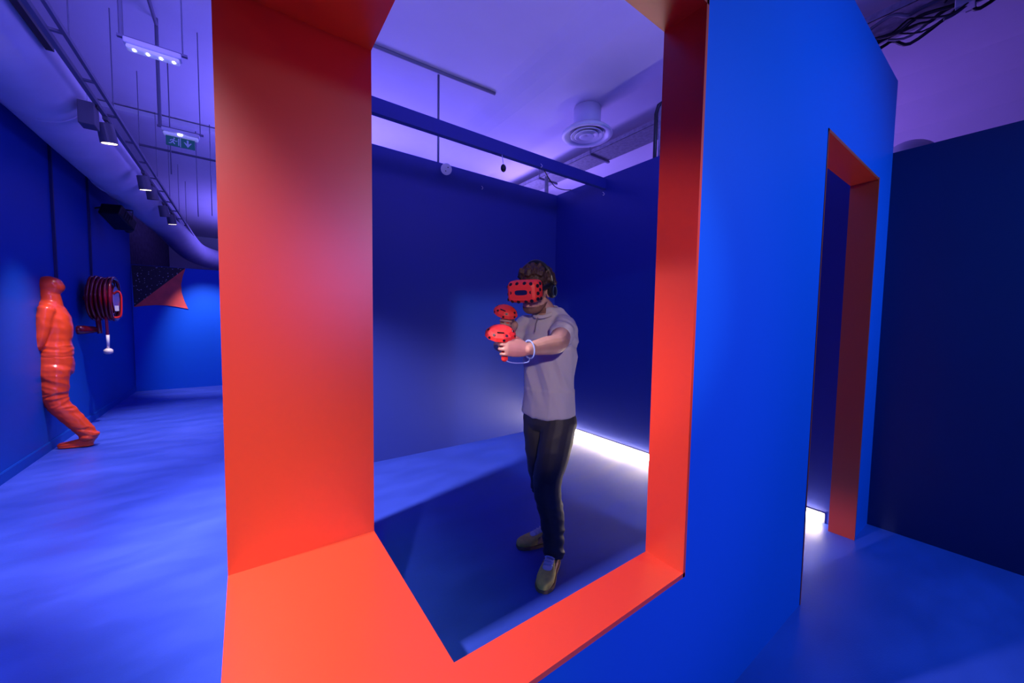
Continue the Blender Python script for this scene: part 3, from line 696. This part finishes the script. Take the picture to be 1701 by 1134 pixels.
shoe((1.665, 1.745, 0), (1.40, 1.835, 0), 'mustard shoe half hidden behind the near leg')

# headset
hs = empty('vr_headset', P0 + hp(0, .10, .02), 'bright red virtual reality headset with black dots covering the man\'s eyes', 'headset')
def hpr(x, y, z): return HM @ V((x, y - .10, z - .02))
def hsring(y, hw, zt, zb, n=48, e=5.5):
    out = []
    for k in range(n):
        a = 2 * PI * k / n; c, s_ = math.cos(a), math.sin(a)
        out.append(hpr(hw * math.copysign(abs(c) ** (2 / e), c), y, (zt + zb) / 2 + (zt - zb) / 2 * math.copysign(abs(s_) ** (2 / e), s_)))
    return out
bm = NB(); rings(bm, [hsring(.078, .090, .072, -.038), hsring(.10, .096, .076, -.044), hsring(.135, .096, .074, -.050), hsring(.158, .086, .062, -.044), hsring(.168, .072, .050, -.034)])
obj('shell', bm, RHS, hs, smooth=False)
bm = NB(); rings(bm, [hsring(.045, .080, .066, -.030), hsring(.082, .086, .068, -.034)]); obj('face_foam', bm, BLACK, hs, smooth=True)
bm = NB()
rings(bm, [[hpr(.039 * math.copysign(abs(math.cos(a)) ** .5, math.cos(a)) - .004, y, .008 + .0135 * math.copysign(abs(math.sin(a)) ** .6, math.sin(a))) for a in [2 * PI * k / 24 for k in range(24)]] for y in (.165, .1695)])
obj('front_slot', bm, mat('slot_navy', (.01, .01, .06), .3), hs)
def dot(pos, nrm, r_, parent, m=BLACK):
    nrm = nrm.normalized(); obj('sensor_dimple', tube(NB(), [pos - nrm * .003, pos + nrm * .0018], [r_, r_ * .9], 12), m, parent)
for x, z in ((-.062, .053), (-.025, .056), (.02, .056), (.058, .053), (-.062, -.038), (-.028, -.041), (.018, -.041), (.056, -.038)):
    dot(hpr(x * 1.05, .163, z * 1.02), HM @ V((x * 2, 1, z * 12)), .0105, hs)
for x, z in ((-.062, .012), (.062, .012)): dot(hpr(x * 1.06, .166, z - .004), HM @ V((x * 4, 1, 0)), .0105, hs)
for s_ in (-1, 1):
    for y, z in ((.142, .04), (.142, .0), (.122, .018), (.145, -.03), (.115, .05), (.112, -.03)):
        dot(hpr(.0955 * s_, y, z), HM @ V((s_, .25, 0)), .0105, hs)
    obj('side_strap', tube(NB(), smoothpath([hpr(.088 * s_, .08, .02), hpr(.096 * s_, .03, .03), hpr(.094 * s_, -.05, .04), hpr(.06 * s_, -.125, .04), hpr(.0, -.148, .04)], 4), [(.014, .004)] * 17, 8, ref=hu), BLACK, hs)
# headphones
hph = empty('headphones', P0 + hp(0, -.01, .16), 'black over-ear headphones worn over the curly hair', 'headphones')
def h2(x, y, z): return HM @ V((x, y + .01, z - .16))
arc = [h2(.103 * math.cos(a), -.015, .035 + .135 * math.sin(a)) for a in [PI * k / 20 for k in range(21)]]
obj('headband', tube(NB(), arc, [(.004, .013)] * 21, 8, ref=None), BLACK, hph, smooth=True)
for s_ in (-1, 1):
    cu = obj('ear_cup', tube(NB(), [h2(.084 * s_, -.018, -.002), h2(.098 * s_, -.018, -.002), h2(.112 * s_, -.018, -.002), h2(.118 * s_, -.018, -.002)], [.030, .040, .038, .028], 22), BLACK, hph, smooth=False)
    obj('cup_trim', tube(NB(), [h2(.1185 * s_, -.018 + .024 * math.cos(a), -.002 + .03 * math.sin(a)) for a in [2 * PI * k / 24 for k in range(24)]], .0022, 6, closed=True), mat('trim_blue_grey', (.08, .14, .20), .3, metal=.4), cu)

# controllers
def controller(g, f, up, uv, label, lanyard):
    c0 = P0 + g
    r = empty('vr_controller', c0, label, 'game controller', 'controllers held in the hands')
    f = f.normalized(); up = (up - f * up.dot(f)).normalized(); sd = f.cross(up).normalized()
    A = (up * .93 + f * .12).normalized()
    limb_ = NB(); limb(limb_, [-A * .055, -A * .01, A * .03, A * .06], [(.016, .014), (.015, .014), (.017, .016), (.021, .020)], 16, ref=f)
    hd_ = obj('grip', limb_, RHS, r, smooth=True)
    # tracking head: hollow faceted dome, its axis leaning towards the viewer side
    ax = (up * .84 + V((-.36, -.50, 0))).normalized(); u = (V(uv) - ax * V(uv).dot(ax)).normalized(); v = ax.cross(u)
    c = A * .070 + f * .018
    def ring(rad, h, n=12): return [c + ax * h + u * (rad * 1.18 * math.cos(2 * PI * (k + .5) / n)) + v * (rad * .96 * math.sin(2 * PI * (k + .5) / n)) for k in range(n)]
    bm = NB(); rings(bm, [ring(.042, -.006), ring(.050, -.016), ring(.062, -.018), ring(.056, -.001), ring(.042, .013), ring(.022, .020)])
    hd2 = obj('tracking_ring', bm, RHS, r)
    for k in range(12):
        a = 2 * PI * (k + .5 * (k % 2)) / 12
        rr, h, nz_ = ((.0480, .0065, 1.0), (.0580, -.0105, .3))[k % 2]
        pos = c + ax * h + u * (rr * 1.18 * math.cos(a)) + v * (rr * .96 * math.sin(a)); nn = u * math.cos(a) + v * math.sin(a) + ax * nz_
        dot(pos * 1.0, nn, .0068, hd2)
    a = -PI / 2
    obj('front_slot', tube(NB(), [c + ax * .0175 + v * .034 - u * .016] + [c + ax * .0175 + v * .034 + u * .016], [(.004, .003)] * 2, 8, ref=ax), BLACK, hd2)
    if lanyard:
        wc = P0 + Lwr - c0 - f * .012; fx = (Lel - Lwr).normalized(); e1_ = fx.cross(V((0, 0, 1))).normalized(); e2_ = e1_.cross(fx)
        ws = mat('pale_blue_strap', (.25, .35, .75), .5)
        loop = [wc + e1_ * (.034 * math.cos(t)) + e2_ * (.042 * math.sin(t)) for t in [2 * PI * k / 28 for k in range(28)]]
        obj('wrist_loop', tube(NB(), loop, [(.0022, .0045)] * 28, 8, closed=True), ws, hd_, smooth=True, label='pale strap round the wrist')
        lowp = min(loop, key=lambda p: p.z)
        obj('wrist_strap', tube(NB(), smoothpath([-A * .055, -A * .066 - f * .012 + V((0, -.015, 0)), -A * .068 - f * .05 + V((0, -.025, 0)), lowp + V((-.02, -.01, -.016)), lowp], 5), .0028, 8), ws, hd_, smooth=True, label='pale blue looped strap')
    return r
controller(Lg, Lf, Lup, (-.8, .58, 0), 'red dotted controller in the lower hand, nearer the window', True)
controller(Rg, Rf, Rup, (-.35, .93, 0), 'red dotted controller in the raised hand, farther from the window', False)
